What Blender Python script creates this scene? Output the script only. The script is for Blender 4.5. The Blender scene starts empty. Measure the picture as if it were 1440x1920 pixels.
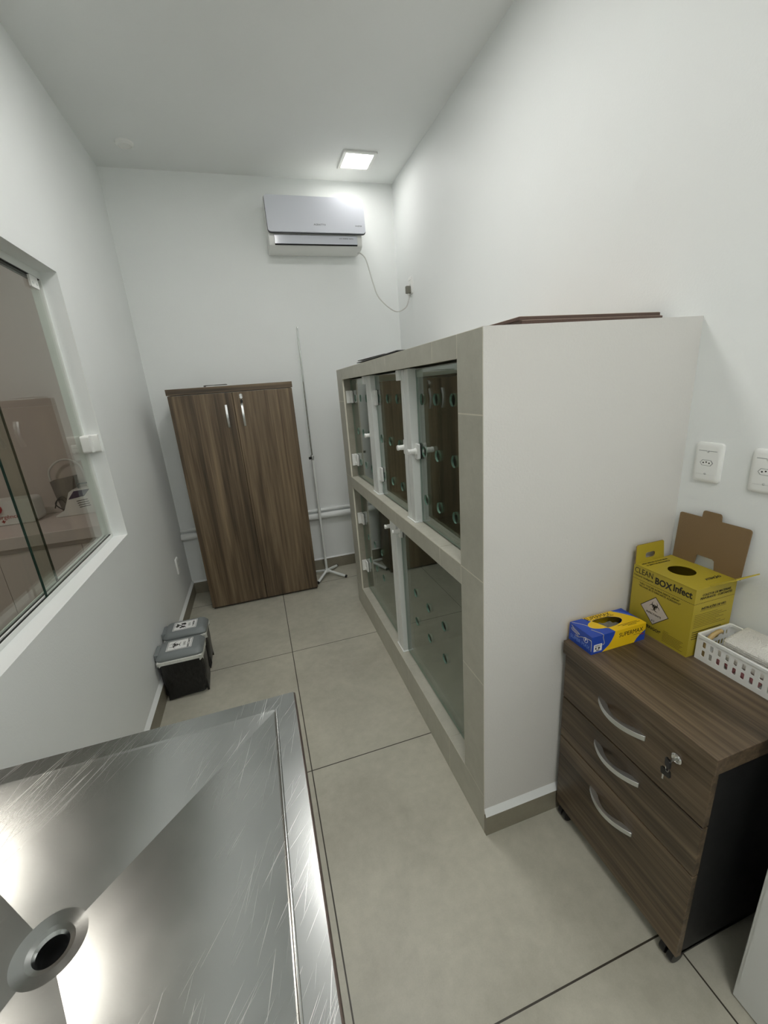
import bpy, bmesh, math, random
from mathutils import Vector, Matrix
random.seed(7)
C = bpy.context.scene.collection
PI = math.pi
# ------------------------------------------------------------------ materials
def new_mat(name):
    m = bpy.data.materials.new(name); m.use_nodes = True
    nt = m.node_tree; b = nt.nodes['Principled BSDF']
    return m, nt, b
def lin(c):
    return tuple((x/12.92 if x <= .04045 else ((x+.055)/1.055)**2.4) for x in [v/255 for v in c])
def flat(name, rgb, rough=.5, metal=0, spec=.5, bump=0, bscale=200, trans=0):
    m, nt, b = new_mat(name)
    b.inputs['Base Color'].default_value = (*lin(rgb), 1)
    b.inputs['Roughness'].default_value = rough
    b.inputs['Metallic'].default_value = metal
    b.inputs['Specular IOR Level'].default_value = spec
    N = nt.nodes; L = nt.links
    tc = N.new('ShaderNodeTexCoord'); no = N.new('ShaderNodeTexNoise')
    no.inputs['Scale'].default_value = bscale if bump else 30
    no.inputs['Detail'].default_value = 3
    L.new(tc.outputs['Object'], no.inputs['Vector'])
    if bump:
        bp = N.new('ShaderNodeBump'); bp.inputs['Strength'].default_value = bump
        bp.inputs['Distance'].default_value = .01
        L.new(no.outputs['Fac'], bp.inputs['Height']); L.new(bp.outputs['Normal'], b.inputs['Normal'])
    else:
        mr = N.new('ShaderNodeMapRange'); mr.inputs['To Min'].default_value = max(0, rough-.03); mr.inputs['To Max'].default_value = min(1, rough+.03)
        L.new(no.outputs['Fac'], mr.inputs['Value']); L.new(mr.outputs['Result'], b.inputs['Roughness'])
    return m
def ramp(nt, fac, stops):
    r = nt.nodes.new('ShaderNodeValToRGB')
    els = r.color_ramp.elements
    while len(els) < len(stops): els.new(.5)
    for e, (p, c) in zip(els, stops): e.position = p; e.color = (*lin(c), 1)
    nt.links.new(fac, r.inputs['Fac']); return r.outputs['Color']
def math_node(nt, op, a, b=None):
    n = nt.nodes.new('ShaderNodeMath'); n.operation = op
    for i, v in enumerate((a, b)):
        if v is None: continue
        if isinstance(v, (int, float)): n.inputs[i].default_value = v
        else: nt.links.new(v, n.inputs[i])
    return n.outputs[0]
def mixc(nt, fac, a, b):
    n = nt.nodes.new('ShaderNodeMix'); n.data_type = 'RGBA'
    if isinstance(fac, (int, float)): n.inputs[0].default_value = fac
    else: nt.links.new(fac, n.inputs[0])
    for k, v in ((6, a), (7, b)):
        if isinstance(v, tuple): n.inputs[k].default_value = (*lin(v), 1)
        else: nt.links.new(v, n.inputs[k])
    return n.outputs[2]
def noise(nt, vec, scale, detail=4, rough=.55, dist=0):
    n = nt.nodes.new('ShaderNodeTexNoise')
    n.inputs['Scale'].default_value = scale; n.inputs['Detail'].default_value = detail
    n.inputs['Roughness'].default_value = rough; n.inputs['Distortion'].default_value = dist
    nt.links.new(vec, n.inputs['Vector']); return n.outputs['Fac']
def mapping(nt, scale=(1,1,1), rot=(0,0,0), loc=(0,0,0)):
    tc = nt.nodes.new('ShaderNodeTexCoord'); mp = nt.nodes.new('ShaderNodeMapping')
    mp.inputs['Scale'].default_value = scale; mp.inputs['Rotation'].default_value = rot; mp.inputs['Location'].default_value = loc
    nt.links.new(tc.outputs['Object'], mp.inputs['Vector']); return mp.outputs['Vector']
def wall_mat(name, rgb, rough=.55, bump=.25):
    m, nt, b = new_mat(name)
    v = mapping(nt)
    n1 = noise(nt, v, 1.3, 3); n2 = noise(nt, v, 140, 4)
    dark = tuple(int(c*.97) for c in rgb)
    nt.links.new(mixc(nt, n1, dark, rgb), b.inputs['Base Color'])
    b.inputs['Roughness'].default_value = rough
    b.inputs['Specular IOR Level'].default_value = .35
    bp = nt.nodes.new('ShaderNodeBump'); bp.inputs['Strength'].default_value = bump; bp.inputs['Distance'].default_value = .002
    nt.links.new(n2, bp.inputs['Height']); nt.links.new(bp.outputs['Normal'], b.inputs['Normal'])
    return m
def tile_mat(name, c0, c1, grout=None, rough=.42):
    m, nt, b = new_mat(name)
    v = mapping(nt)
    n1 = noise(nt, v, 3.2, 6, .6, .4); n2 = noise(nt, v, 22, 5, .65); n3 = noise(nt, v, 260, 2)
    f = math_node(nt, 'ADD', math_node(nt, 'MULTIPLY', n1, .6), math_node(nt, 'MULTIPLY', n2, .4))
    mr = nt.nodes.new('ShaderNodeMapRange'); mr.inputs['From Min'].default_value = .34; mr.inputs['From Max'].default_value = .66
    nt.links.new(f, mr.inputs['Value'])
    col = mixc(nt, mr.outputs[0], c0, c1)
    col = mixc(nt, math_node(nt, 'MULTIPLY', n3, .25), col, tuple(int(x*.8) for x in c0))
    if grout:
        gx, gy, T, w, gc = grout
        sp = nt.nodes.new('ShaderNodeSeparateXYZ'); nt.links.new(v, sp.inputs[0])
        ds = []
        for out, g in ((sp.outputs[0], gx), (sp.outputs[1], gy)):
            t = math_node(nt, 'DIVIDE', math_node(nt, 'SUBTRACT', out, g), T)
            fr = math_node(nt, 'ABSOLUTE', math_node(nt, 'SUBTRACT', math_node(nt, 'FRACT', math_node(nt, 'ADD', t, 100.5)), .5))
            ds.append(fr)
        d = math_node(nt, 'MINIMUM', ds[0], ds[1])
        g = math_node(nt, 'LESS_THAN', d, w/T/2)
        col = mixc(nt, g, col, gc)
        bp = nt.nodes.new('ShaderNodeBump'); bp.inputs['Strength'].default_value = .4; bp.inputs['Distance'].default_value = .002
        nt.links.new(math_node(nt, 'SUBTRACT', 1, g), bp.inputs['Height']); nt.links.new(bp.outputs['Normal'], b.inputs['Normal'])
    nt.links.new(col, b.inputs['Base Color'])
    b.inputs['Roughness'].default_value = rough
    return m
def wood_mat(name, axis, cols, k=1.0):
    m, nt, b = new_mat(name)
    s1 = [9*k]*3; s1[axis] = .55*k
    s2 = [70*k]*3; s2[axis] = 1.6*k
    s3 = [330*k]*3; s3[axis] = 9*k
    n1 = noise(nt, mapping(nt, s1), 1, 3, .5, 1.2); n2 = noise(nt, mapping(nt, s2), 1, 3, .6, .5); n3 = noise(nt, mapping(nt, s3), 1, 2)
    f = math_node(nt, 'ADD', math_node(nt, 'MULTIPLY', n1, .55), math_node(nt, 'MULTIPLY', n2, .45))
    col = ramp(nt, f, [(.34, cols[0]), (.46, cols[1]), (.56, cols[2]), (.68, cols[3])])
    col = mixc(nt, math_node(nt, 'MULTIPLY', n3, .35), col, cols[0])
    nt.links.new(col, b.inputs['Base Color'])
    b.inputs['Roughness'].default_value = .42
    bp = nt.nodes.new('ShaderNodeBump'); bp.inputs['Strength'].default_value = .12; bp.inputs['Distance'].default_value = .001
    nt.links.new(n3, bp.inputs['Height']); nt.links.new(bp.outputs['Normal'], b.inputs['Normal'])
    return m
def glass_mat(name, tint, f0=.045):
    m = bpy.data.materials.new(name); m.use_nodes = True; nt = m.node_tree
    nt.nodes.remove(nt.nodes['Principled BSDF']); out = nt.nodes['Material Output']
    g = nt.nodes.new('ShaderNodeNewGeometry'); dp = nt.nodes.new('ShaderNodeVectorMath'); dp.operation = 'DOT_PRODUCT'
    nt.links.new(g.outputs['Normal'], dp.inputs[0]); nt.links.new(g.outputs['Incoming'], dp.inputs[1])
    c = math_node(nt, 'SUBTRACT', 1, math_node(nt, 'ABSOLUTE', dp.outputs['Value']))
    f = math_node(nt, 'ADD', f0, math_node(nt, 'MULTIPLY', math_node(nt, 'POWER', c, 5), 1-f0))
    tr = nt.nodes.new('ShaderNodeBsdfTransparent'); tr.inputs[0].default_value = (*tint, 1)
    gl = nt.nodes.new('ShaderNodeBsdfGlossy'); gl.inputs['Roughness'].default_value = .012; gl.inputs['Color'].default_value = (.95,.97,.95,1)
    mx = nt.nodes.new('ShaderNodeMixShader')
    nt.links.new(f, mx.inputs[0]); nt.links.new(tr.outputs[0], mx.inputs[1]); nt.links.new(gl.outputs[0], mx.inputs[2])
    nt.links.new(mx.outputs[0], out.inputs['Surface'])
    return m
def emit_mat(name, rgb, s):
    m, nt, b = new_mat(name)
    b.inputs['Base Color'].default_value = (.9,.9,.9,1)
    b.inputs['Emission Color'].default_value = (*rgb, 1); b.inputs['Emission Strength'].default_value = s
    return m
def steel_mat(name):
    m, nt, b = new_mat(name)
    v = mapping(nt)
    cl = noise(nt, v, 7, 5, .6, .3); big = noise(nt, v, 2.2, 2)
    masks = []
    for ang, sc, th in ((-.80, (4, 330, 1), .715), (-1.20, (3, 300, 1), .72), (-1.0, (2.2, 260, 1), .73), (-.95, (7, 520, 1), .66), (-1.35, (6, 480, 1), .67)):
        vv = mapping(nt, (1,1,1), (0, 0, ang)); mp = nt.nodes.new('ShaderNodeMapping'); mp.inputs['Scale'].default_value = sc
        mp.inputs['Location'].default_value = (random.random()*9, random.random()*9, 0); nt.links.new(vv, mp.inputs['Vector'])
        s = noise(nt, mp.outputs[0], 1, 1, .5)
        mr = nt.nodes.new('ShaderNodeMapRange'); mr.inputs['From Min'].default_value = th; mr.inputs['From Max'].default_value = th+.05
        nt.links.new(s, mr.inputs['Value']); masks.append(mr.outputs[0])
    sc = masks[0]
    for k in masks[1:]: sc = math_node(nt, 'MAXIMUM', sc, k)
    patch = nt.nodes.new('ShaderNodeMapRange'); patch.inputs['From Min'].default_value = .42; patch.inputs['From Max'].default_value = .62
    nt.links.new(big, patch.inputs['Value'])
    sc = math_node(nt, 'MULTIPLY', sc, patch.outputs[0])
    base = mixc(nt, cl, (166, 168, 167), (190, 192, 190))
    nt.links.new(mixc(nt, math_node(nt, 'MULTIPLY', sc, .55), base, (240, 241, 238)), b.inputs['Base Color'])
    b.inputs['Metallic'].default_value = 1
    r = math_node(nt, 'ADD', math_node(nt, 'ADD', .175, math_node(nt, 'MULTIPLY', cl, .1)), math_node(nt, 'MULTIPLY', sc, .22))
    nt.links.new(r, b.inputs['Roughness'])
    return m

M = {}
M['wall'] = wall_mat('white wall paint', (232, 235, 234))
M['plaster'] = wall_mat('kennel side paint', (211, 209, 205), .6, .45)
M['ceil'] = wall_mat('ceiling paint', (231, 233, 232), .8, .1)
M['adjwall'] = wall_mat('next room paint', (206, 196, 190), .7, .1)
GX, GY, TT = .7116, -1.1794, .9
M['floor'] = tile_mat('floor porcelain', (165, 162, 148), (190, 187, 172), (GX, GY, TT, .0045, (52, 47, 38)), .4)
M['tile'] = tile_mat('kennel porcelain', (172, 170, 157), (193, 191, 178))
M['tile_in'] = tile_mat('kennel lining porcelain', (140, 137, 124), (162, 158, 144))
M['base'] = tile_mat('baseboard porcelain', (128, 122, 107), (146, 140, 123))
M['grout'] = flat('light grout', (214, 210, 196), .8, bump=.2)
W1 = [(54, 44, 32), (92, 76, 57), (120, 102, 79), (146, 126, 99)]
M['wood_z'] = wood_mat('walnut laminate upright', 2, W1)
M['wood_y'] = wood_mat('walnut laminate lengthwise', 1, [tuple(int(v*.90) for v in c) for c in W1], 1.3)
M['wood_x'] = wood_mat('walnut laminate crosswise', 0, W1)
M['wood_dark'] = flat('dark laminate edge', (46, 36, 28), .5)
M['board'] = flat('brown board', (82, 62, 52), .45, bump=.1)
M['board_edge'] = flat('board pale face line', (176, 160, 146), .6)
M['black'] = flat('black melamine', (17, 17, 18), .5)
M['blackp'] = flat('black plastic', (20, 20, 21), .38)
M['bag'] = flat('black bin bag', (12, 12, 12), .36, bump=.6, bscale=25)
M['liner'] = flat('pale bin liner', (205, 206, 200), .3, bump=.5, bscale=60)
M['greyp'] = flat('grey plastic', (118, 123, 124), .4)
M['dkgrey'] = flat('dark grey plastic', (58, 60, 61), .45)
M['whitep'] = flat('white plastic', (228, 229, 226), .3)
M['whitealu'] = flat('white aluminium', (222, 225, 222), .32)
M['acfront'] = flat('silver white panel', (206, 209, 217), .12, .0, .6)
M['chrome'] = flat('chrome', (205, 206, 205), .16, 1)
M['satin'] = flat('satin aluminium', (214, 216, 216), .36, 1)
M['alu'] = flat('anodised aluminium', (190, 193, 192), .3, 1)
M['steel'] = steel_mat('brushed stainless steel')
M['steelp'] = flat('stainless tube', (186, 188, 187), .25, 1)
M['rimedge'] = flat('rolled table edge', (104, 92, 86), .4, .6)
M['hole'] = flat('dark opening', (6, 6, 5), .8)
M['glass'] = glass_mat('window glass', (.90, .93, .90))
M['kglass'] = glass_mat('tempered green glass', (.68, .74, .69), .20)
M['gedge'] = flat('green glass edge', (30, 52, 44), .15)
M['gedge2'] = flat('pale green glass edge', (120, 152, 136), .2)
M['led'] = emit_mat('LED diffuser', (1, .985, .95), 1)
M['yellow'] = flat('yellow carton', (170, 152, 44), .5, bump=.06)
M['kraft'] = flat('kraft cardboard', (124, 101, 70), .75, bump=.1)
M['ink'] = flat('black ink', (26, 24, 20), .6)
M['paper'] = flat('white label', (226, 226, 224), .5)
M['pinklabel'] = flat('pale label', (190, 180, 173), .5)
M['gblue'] = flat('blue carton', (32, 70, 168), .35)
M['gyellow'] = flat('bright yellow carton', (228, 188, 24), .35)
M['gline'] = flat('pale outline print', (196, 190, 160), .5)
M['glight'] = flat('light blue print', (104, 138, 205), .5)
M['redprint'] = flat('red print', (170, 40, 30), .5)
M['glove'] = flat('grey latex', (112, 108, 98), .7, bump=.4, bscale=60)
M['gauze'] = flat('white gauze', (222, 219, 212), .9, bump=.7, bscale=260)
M['wrap'] = flat('packet wrap', (206, 202, 194), .45, bump=.3, bscale=90)
M['pink'] = flat('pink packet', (205, 138, 142), .5)
M['tan'] = flat('tan rubber', (186, 160, 108), .5)
M['tapegreen'] = flat('pale green tape', (206, 212, 192), .6)
M['purple'] = flat('screen', (58, 44, 84), .15)
M['cord'] = flat('grey white cord', (206, 206, 202), .45)
M['plug'] = flat('grey plug', (112, 110, 100), .45)
M['fabric'] = flat('grey cloth', (120, 116, 112), .9, bump=.5, bscale=300)
M['counterw'] = flat('white laminate', (214, 204, 200), .35)
M['whitelam'] = flat('plain white laminate', (212, 213, 211), .4)
M['red'] = flat('red plastic', (176, 24, 40), .3)
M['skin_g'] = flat('brown terracotta', (120, 70, 56), .5)

# ------------------------------------------------------------------ mesh builder (world coordinates)
X, Y, Z = Vector((1,0,0)), Vector((0,1,0)), Vector((0,0,1))
def frame(o, r, u):
    r = Vector(r).normalized(); u = Vector(u).normalized(); n = r.cross(u)
    o = Vector(o)
    return lambda a, b, c=0: o + r*a + u*b + n*c
class MB:
    def __init__(s): s.v = []; s.f = []; s.m = []; s.mats = []
    def mi(s, k):
        m = M[k]
        if m not in s.mats: s.mats.append(m)
        return s.mats.index(m)
    def add(s, vs, fs, k):
        o = len(s.v); s.v += [Vector(p) for p in vs]; i = s.mi(k)
        for f in fs: s.f.append([o+j for j in f]); s.m.append(i)
        return s
    def box(s, a, b, k):
        x0,y0,z0 = [min(p,q) for p,q in zip(a,b)]; x1,y1,z1 = [max(p,q) for p,q in zip(a,b)]
        return s.add([(x0,y0,z0),(x1,y0,z0),(x1,y1,z0),(x0,y1,z0),(x0,y0,z1),(x1,y0,z1),(x1,y1,z1),(x0,y1,z1)],
              [(0,3,2,1),(4,5,6,7),(0,1,5,4),(1,2,6,5),(2,3,7,6),(3,0,4,7)], k)
    def loft(s, rings, k, caps=(True, True), kcap=None):
        n = len(rings[0]); vs = [p for r in rings for p in r]; fs = []
        for i in range(len(rings)-1):
            for j in range(n):
                a, b = i*n+j, i*n+(j+1) % n
                fs.append((a, b, b+n, a+n))
        s.add(vs, fs, k)
        if caps[0]: s.add(rings[0], [tuple(range(n-1, -1, -1))], kcap or k)
        if caps[1]: s.add(rings[-1], [tuple(range(n))], kcap or k)
        return s
    def cyl(s, p, q, r, k, seg=20, r2=None, caps=(True, True), kcap=None):
        p, q = Vector(p), Vector(q); d = (q-p).normalized()
        a = d.orthogonal().normalized(); b = d.cross(a)
        r2 = r if r2 is None else r2
        ring = lambda c, rr: [c + (a*math.cos(2*PI*i/seg)+b*math.sin(2*PI*i/seg))*rr for i in range(seg)]
        return s.loft([ring(p, r), ring(q, r2)], k, caps, kcap)
    def lathe(s, c, axis, prof, k, seg=28, caps=(True, True)):
        c = Vector(c); d = Vector(axis).normalized(); a = d.orthogonal().normalized(); b = d.cross(a)
        return s.loft([[c + d*h + (a*math.cos(2*PI*i/seg)+b*math.sin(2*PI*i/seg))*r for i in range(seg)] for r, h in prof], k, caps)
    def tube(s, pts, r, k, seg=8):
        pts = [Vector(p) for p in pts]; rings = []; a = None
        for i, p in enumerate(pts):
            d = (pts[min(i+1, len(pts)-1)] - pts[max(i-1, 0)]).normalized()
            a = d.orthogonal().normalized() if a is None else (a - d*a.dot(d)).normalized()
            b = d.cross(a)
            rr = r[i] if isinstance(r, (list, tuple)) else r
            rings.append([p + (a*math.cos(2*PI*j/seg)+b*math.sin(2*PI*j/seg))*rr for j in range(seg)])
        return s.loft(rings, k)
    def prism(s, poly, fr, t, k, kside=None, holes=(), c0=0):
        """a flat plate with holes: poly and holes in (a,b), thick from c0 to c0+t along the frame normal"""
        cu = bpy.data.curves.new('tmp', 'CURVE'); cu.dimensions = '2D'; cu.fill_mode = 'BOTH'; cu.extrude = t/2
        for pl in [poly] + list(holes):
            sp = cu.splines.new('POLY'); sp.points.add(len(pl)-1); sp.use_cyclic_u = True
            for q, (a, b) in zip(sp.points, pl): q.co = (a, b, 0, 1)
        s._curve(cu, fr, t/2+c0, k, kside)
        return s
    def _curve(s, cu, fr, dz, k, kside=None):
        ob = bpy.data.objects.new('tmp', cu); me = ob.to_mesh()
        vs = [fr(v.co.x, v.co.y, v.co.z+dz) for v in me.vertices]
        cap = [tuple(p.vertices) for p in me.polygons if abs(p.normal.z) > .5]
        sid = [tuple(p.vertices) for p in me.polygons if abs(p.normal.z) <= .5]
        s.add(vs, cap, k); s.add(vs, sid, kside or k)
        ob.to_mesh_clear(); bpy.data.objects.remove(ob); bpy.data.curves.remove(cu)
    def text(s, st, fr, size, k, t=.0004, align='CENTER', bold=0, c0=0, sx=1, shear=0):
        cu = bpy.data.curves.new('tmp', 'FONT'); cu.body = st; cu.size = size; cu.extrude = t/2; cu.offset = bold
        cu.align_x = align; cu.align_y = 'CENTER'; cu.resolution_u = 3; cu.shear = shear
        g = (lambda a, b, c: fr(a*sx, b, c))
        s._curve(cu, g, t/2+c0, k); return s
    def build(s, name, parent=None, bevel=0, seg=2, smooth=35, sub=0):
        me = bpy.data.meshes.new(name)
        o0 = Vector(parent['o']) if parent is not None else Vector((0,0,0))
        if parent is None:
            lo = [min(p[i] for p in s.v) for i in range(3)]; hi = [max(p[i] for p in s.v) for i in range(3)]
            o0 = Vector(((lo[0]+hi[0])/2, (lo[1]+hi[1])/2, lo[2]))
            if name in ('floor',): o0 = Vector((0,0,0))
        me.from_pydata([p-o0 for p in s.v], [], s.f)
        for m in s.mats: me.materials.append(m)
        me.polygons.foreach_set('material_index', s.m)
        bm = bmesh.new(); bm.from_mesh(me); bmesh.ops.remove_doubles(bm, verts=bm.verts, dist=1e-5)
        bmesh.ops.recalc_face_normals(bm, faces=bm.faces); bm.to_mesh(me); bm.free()
        me.polygons.foreach_set('use_smooth', [True]*len(me.polygons))
        me.set_sharp_from_angle(angle=math.radians(smooth)); me.update()
        o = bpy.data.objects.new(name, me); C.objects.link(o)
        if parent is not None: o.parent = parent; o['o'] = parent['o']
        else: o.location = o0; o['o'] = list(o0)
        if bevel:
            b = o.modifiers.new('edge', 'BEVEL'); b.width = bevel; b.segments = seg; b.limit_method = 'ANGLE'; b.angle_limit = math.radians(40)
        if sub:
            b = o.modifiers.new('round', 'SUBSURF'); b.levels = sub; b.render_levels = sub
        return o
def thing(name, label, cat, loc, group=None):
    o = bpy.data.objects.new(name, None); C.objects.link(o); o.location = loc; o['o'] = list(loc)
    o.empty_display_size = .05
    return tag(o, label, cat, group)
def tag(o, label=None, cat=None, group=None, kind=None):
    if label: o['label'] = label
    if cat: o['category'] = cat
    if group: o['group'] = group
    if kind: o['kind'] = kind
    return o
def rr(w, h, r, n=5, cx=0, cy=0):
    out = []
    for (sx, sy, a0) in ((1,1,0), (-1,1,90), (-1,-1,180), (1,-1,270)):
        for i in range(n+1):
            a = math.radians(a0+90*i/n); out.append((cx+sx*(w/2-r)+r*math.cos(a), cy+sy*(h/2-r)+r*math.sin(a)))
    return out
def circ(cx, cy, r, n=24, ry=None):
    return [(cx+r*math.cos(2*PI*i/n), cy+(ry or r)*math.sin(2*PI*i/n)) for i in range(n)]
def spline(pts, n=8):
    pts = [Vector(p) for p in pts]; P = [pts[0]]+pts+[pts[-1]]; out = []
    for i in range(1, len(P)-2):
        for j in range(n):
            t = j/n; a, b, c, d = P[i-1:i+3]
            out.append(.5*((2*b)+(-a+c)*t+(2*a-5*b+4*c-d)*t*t+(-a+3*b-3*c+d)*t**3))
    out.append(pts[-1]); return out
def arc(cx, cy, r, a0, a1, n=12):
    return [(cx+r*math.cos(math.radians(a0+(a1-a0)*i/n)), cy+r*math.sin(math.radians(a0+(a1-a0)*i/n))) for i in range(n+1)]
def ringarc(cx, cy, r, w, a0, a1, n=14):
    return arc(cx, cy, r+w/2, a0, a1, n) + arc(cx, cy, r-w/2, a1, a0, n)
def biohazard(mb, fr, r, k, c0=0):
    for q in (90, 210, 330):
        cx, cy = r*.46*math.cos(math.radians(q)), r*.46*math.sin(math.radians(q))
        outer = arc(cx, cy, r*.54, q-140+180-180, q+140, 18); 
        # crescent horns opening outward
        ou = arc(cx, cy, r*.54, q+35, q+325, 20); inn = arc(cx+r*.10*math.cos(math.radians(q)), cy+r*.10*math.sin(math.radians(q)), r*.44, q+325, q+35, 20)
        mb.prism(ou+inn, fr, .0004, k, c0=c0)
    mb.prism(ringarc(0, 0, r*.36, r*.10, 0, 359, 30), fr, .0005, k, c0=c0)

# ------------------------------------------------------------------ room
W, H = 1.982, 3.0258
XL, YN = -2.4, -5.0
def S(mb, name, label, cat, **kw):
    return tag(mb.build(name, **kw), label, cat, kind='structure')
S(MB().box((XL-.1, YN-.1, -.08), (W+.1, .1, 0), 'floor'), 'floor', 'beige grey porcelain floor with thin dark grout lines', 'floor')
S(MB().box((XL-.1, YN-.1, H), (W+.1, .1, H+.08), 'ceil'), 'ceiling', 'plain white ceiling over the room', 'ceiling')
S(MB().box((-.106, 0, 0), (W+.1, .1, H), 'wall'), 'wall_back', 'white end wall carrying the air conditioner', 'wall')
S(MB().box((W, YN, 0), (W+.1, 0, H), 'wall'), 'wall_right', 'white right wall behind the glass kennel block', 'wall')
S(MB().box((XL, YN-.1, 0), (W+.1, YN, H), 'wall'), 'wall_front', 'white wall behind the viewer', 'wall')
S(MB().box((XL-.1, YN, 0), (XL, 0, H), 'adjwall'), 'wall_far_left', 'wall on the far side of the next room', 'wall')
S(MB().box((XL, 0, 0), (-.106, .1, H), 'adjwall'), 'wall_back_left', 'dim wall behind the counter seen through the window', 'wall')
WY0, WY1, WZ0, WZ1 = -3.05, -1.221, .9345, 2.127
fl = frame((0,0,0), Y, Z)     # normal = +X
mbw = MB().prism([(YN,0),(0,0),(0,H),(YN,H)], fl, .106, 'wall', holes=[[(WY0,WZ0),(WY1,WZ0),(WY1,WZ1),(WY0,WZ1)]], c0=-.106)
S(mbw, 'wall_left', 'white left wall with the sliding glass window', 'wall')
# baseboards: tile strip with a white caulk ledge on top
mb = MB().box((0, YN, 0), (.014, 0, .098), 'base').add([(0,YN,.122),(.014,YN,.098),(.014,0,.098),(0,0,.122)], [(0,1,2,3)], 'wall')
S(mb, 'baseboard_left', 'brown tile baseboard along the left wall', 'baseboard')
mb = MB().box((.014, -.014, 0), (W, 0, .098), 'base').add([(.014,0,.108),(.014,-.014,.098),(W,-.014,.098),(W,0,.108)], [(0,1,2,3)], 'wall')
S(mb, 'baseboard_back', 'brown tile baseboard along the end wall', 'baseboard')
mb = MB().box((W-.012, YN, 0), (W, -2.575, .098), 'base')
S(mb, 'baseboard_right', 'brown tile baseboard along the right wall behind the drawers', 'baseboard')
# window
wn = thing('window_1', 'sliding glass window in the left wall with white aluminium track', 'window', (-.06, (WY0+WY1)/2, WZ0))
wn['kind'] = 'structure'
xa, xb, xc = -.064, -.132, -.098
mb = MB()
# bottom track: three upstands with two dark grooves
mb.box((xa-.042, WY0, WZ0), (xa, WY1, WZ0+.004), 'whitealu')
for x0 in (xa-.004, xa-.023, xa-.042): mb.box((x0, WY0, WZ0+.004), (x0+.0045, WY1, WZ0+.016), 'whitealu')
for x0 in (xa-.0185, xa-.0375): mb.box((x0, WY0, WZ0+.0035), (x0+.0145, WY1, WZ0+.011), 'hole')
# top track and jambs
mb.box((xa-.042, WY0, WZ1-.03), (xa, WY1, WZ1), 'whitealu')
for x0 in (xa-.0185, xa-.0375): mb.box((x0, WY0, WZ1-.034), (x0+.0145, WY1, WZ1-.0295), 'hole')
for y0, y1 in ((WY1-.012, WY1), (WY0, WY0+.012)): mb.box((xa-.042, y0, WZ0+.016), (xa, y1, WZ1-.03), 'whitealu')
mb.build('window_frame', wn, .0006)
def pane(y0, y1, x0, nm='window_pane'):
    return MB().prism([(y0,WZ0+.008),(y1,WZ0+.008),(y1,WZ1-.028),(y0,WZ1-.028)], fl, .008, 'glass', 'gedge', c0=x0).build(nm, wn)
p1 = pane(-1.928, WY1-.01, xa-.015); p2 = pane(WY0+.01, -1.79, xa-.034)
# lock on the front pane and its keeper on the jamb, roller clamp on top
fx = frame((xa-.007, -1.254, 1.402), Y, Z)
tag(MB().prism(rr(.040, .078, .009), fx, .036, 'whitep').prism(rr(.022, .082, .008, cx=.026), fx, .062, 'whitep').build('window_lock', wn, .003), 'white plastic lock block')
fx = frame((xa-.007, -1.30, WZ1-.055), Y, Z)
mb = MB().prism(rr(.07, .045, .004), fx, .008, 'whitep')
for a in (-.018, .018): mb.cyl(fx(a, -.006, .008), fx(a, -.006, .0095), .005, 'satin', 12)
tag(mb.build('roller_clamp', wn, .001), 'white roller clamp with two screws')

# ceiling lights
def light(cx, cy, label, s, strength):
    t = thing('ceiling_light', label, 'ceiling light', (cx, cy, H-.012), 'square ceiling light panels')
    fr = frame((cx, cy, H-.012), X, Y); h = s/2
    sq = lambda d: [(-d,-d),(d,-d),(d,d),(-d,d)]
    MB().prism(sq(h), fr, .012, 'whitep', holes=[sq(h-.022)]).build('frame', t, .003)
    M['led%.1f%.1f' % (cx, cy)] = emit_mat('LED diffuser', (1, .985, .955), strength)
    MB().box((cx-h+.022, cy-h+.022, H-.008), (cx+h-.022, cy+h-.022, H-.002), 'led%.1f%.1f' % (cx, cy)).build('diffuser', t)
light(1.631, -.306, 'square lit panel in the ceiling above the air conditioner', .228, 25)
light(1.0, -1.72, 'larger ceiling panel over the aisle, just above the upper picture edge', .40, 37)
light(.95, -4.25, 'larger ceiling panel behind the viewer', .70, 18)
cap = MB().lathe((.232, -.30, H), -Z, [(.05, 0), (.048, .008), (.036, .016), (.034, .010), (.012, .009)], 'whitep')
tag(cap.build('ceiling_vent'), 'small round white vent on the ceiling near the left corner', 'vent')

# pipes along the end wall
tag(MB().cyl((0.002, -.028, .512), (W-.002, -.028, .512), .027, 'wall', 20).build('wall_pipe'), 'thick white painted pipe running low along the end wall', 'pipe')
mb = MB().cyl((0.002, -.014, .562), (W-.002, -.014, .562), .013, 'wall', 14)
mb.box((1.128, -.034, .545), (1.142, 0, .585), 'wall')
tag(mb.build('wall_conduit'), 'thin white conduit running just above the thick wall pipe', 'pipe')

# ------------------------------------------------------------------ air conditioner
ac = thing('air_conditioner', 'white wall air conditioner high on the end wall', 'air conditioner', (1.33, -.1, 2.53))
x0, x1 = .992, 1.668
prof = [(0,2.845),(-.15,2.85),(-.192,2.835),(-.206,2.62),(-.205,2.575),(-.196,2.548),(-.165,2.532),(-.09,2.525),(0,2.535)]
mb = MB(); mb.loft([[(x, y, z) for y, z in prof] for x in (x0, x1-.012)], 'whitep'); mb.build('body', ac, .006, 3)
tilt = math.radians(4)
fr = frame((1.3325, -.2235, 2.7225), X, (0, math.sin(tilt), math.cos(tilt)))
mb = MB().prism(rr(.682, .219, .02), fr, .012, 'acfront', 'acfront', c0=.002).prism(rr(.687, .226, .021), lambda a, b, c=0: fr(a, b-.0012, c), .007, 'dkgrey', c0=-.004)  # larger dark plate behind the panel paints its shaded gap as an outline
mb.text('AGRATTO', lambda a, b, c: fr(a+.015, b-.062, c), .015, 'dkgrey', c0=.0141, sx=1.2)
mb.text('INVERTER', lambda a, b, c: fr(a+.292, b-.064, c), .011, 'dkgrey', c0=.0141)
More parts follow.
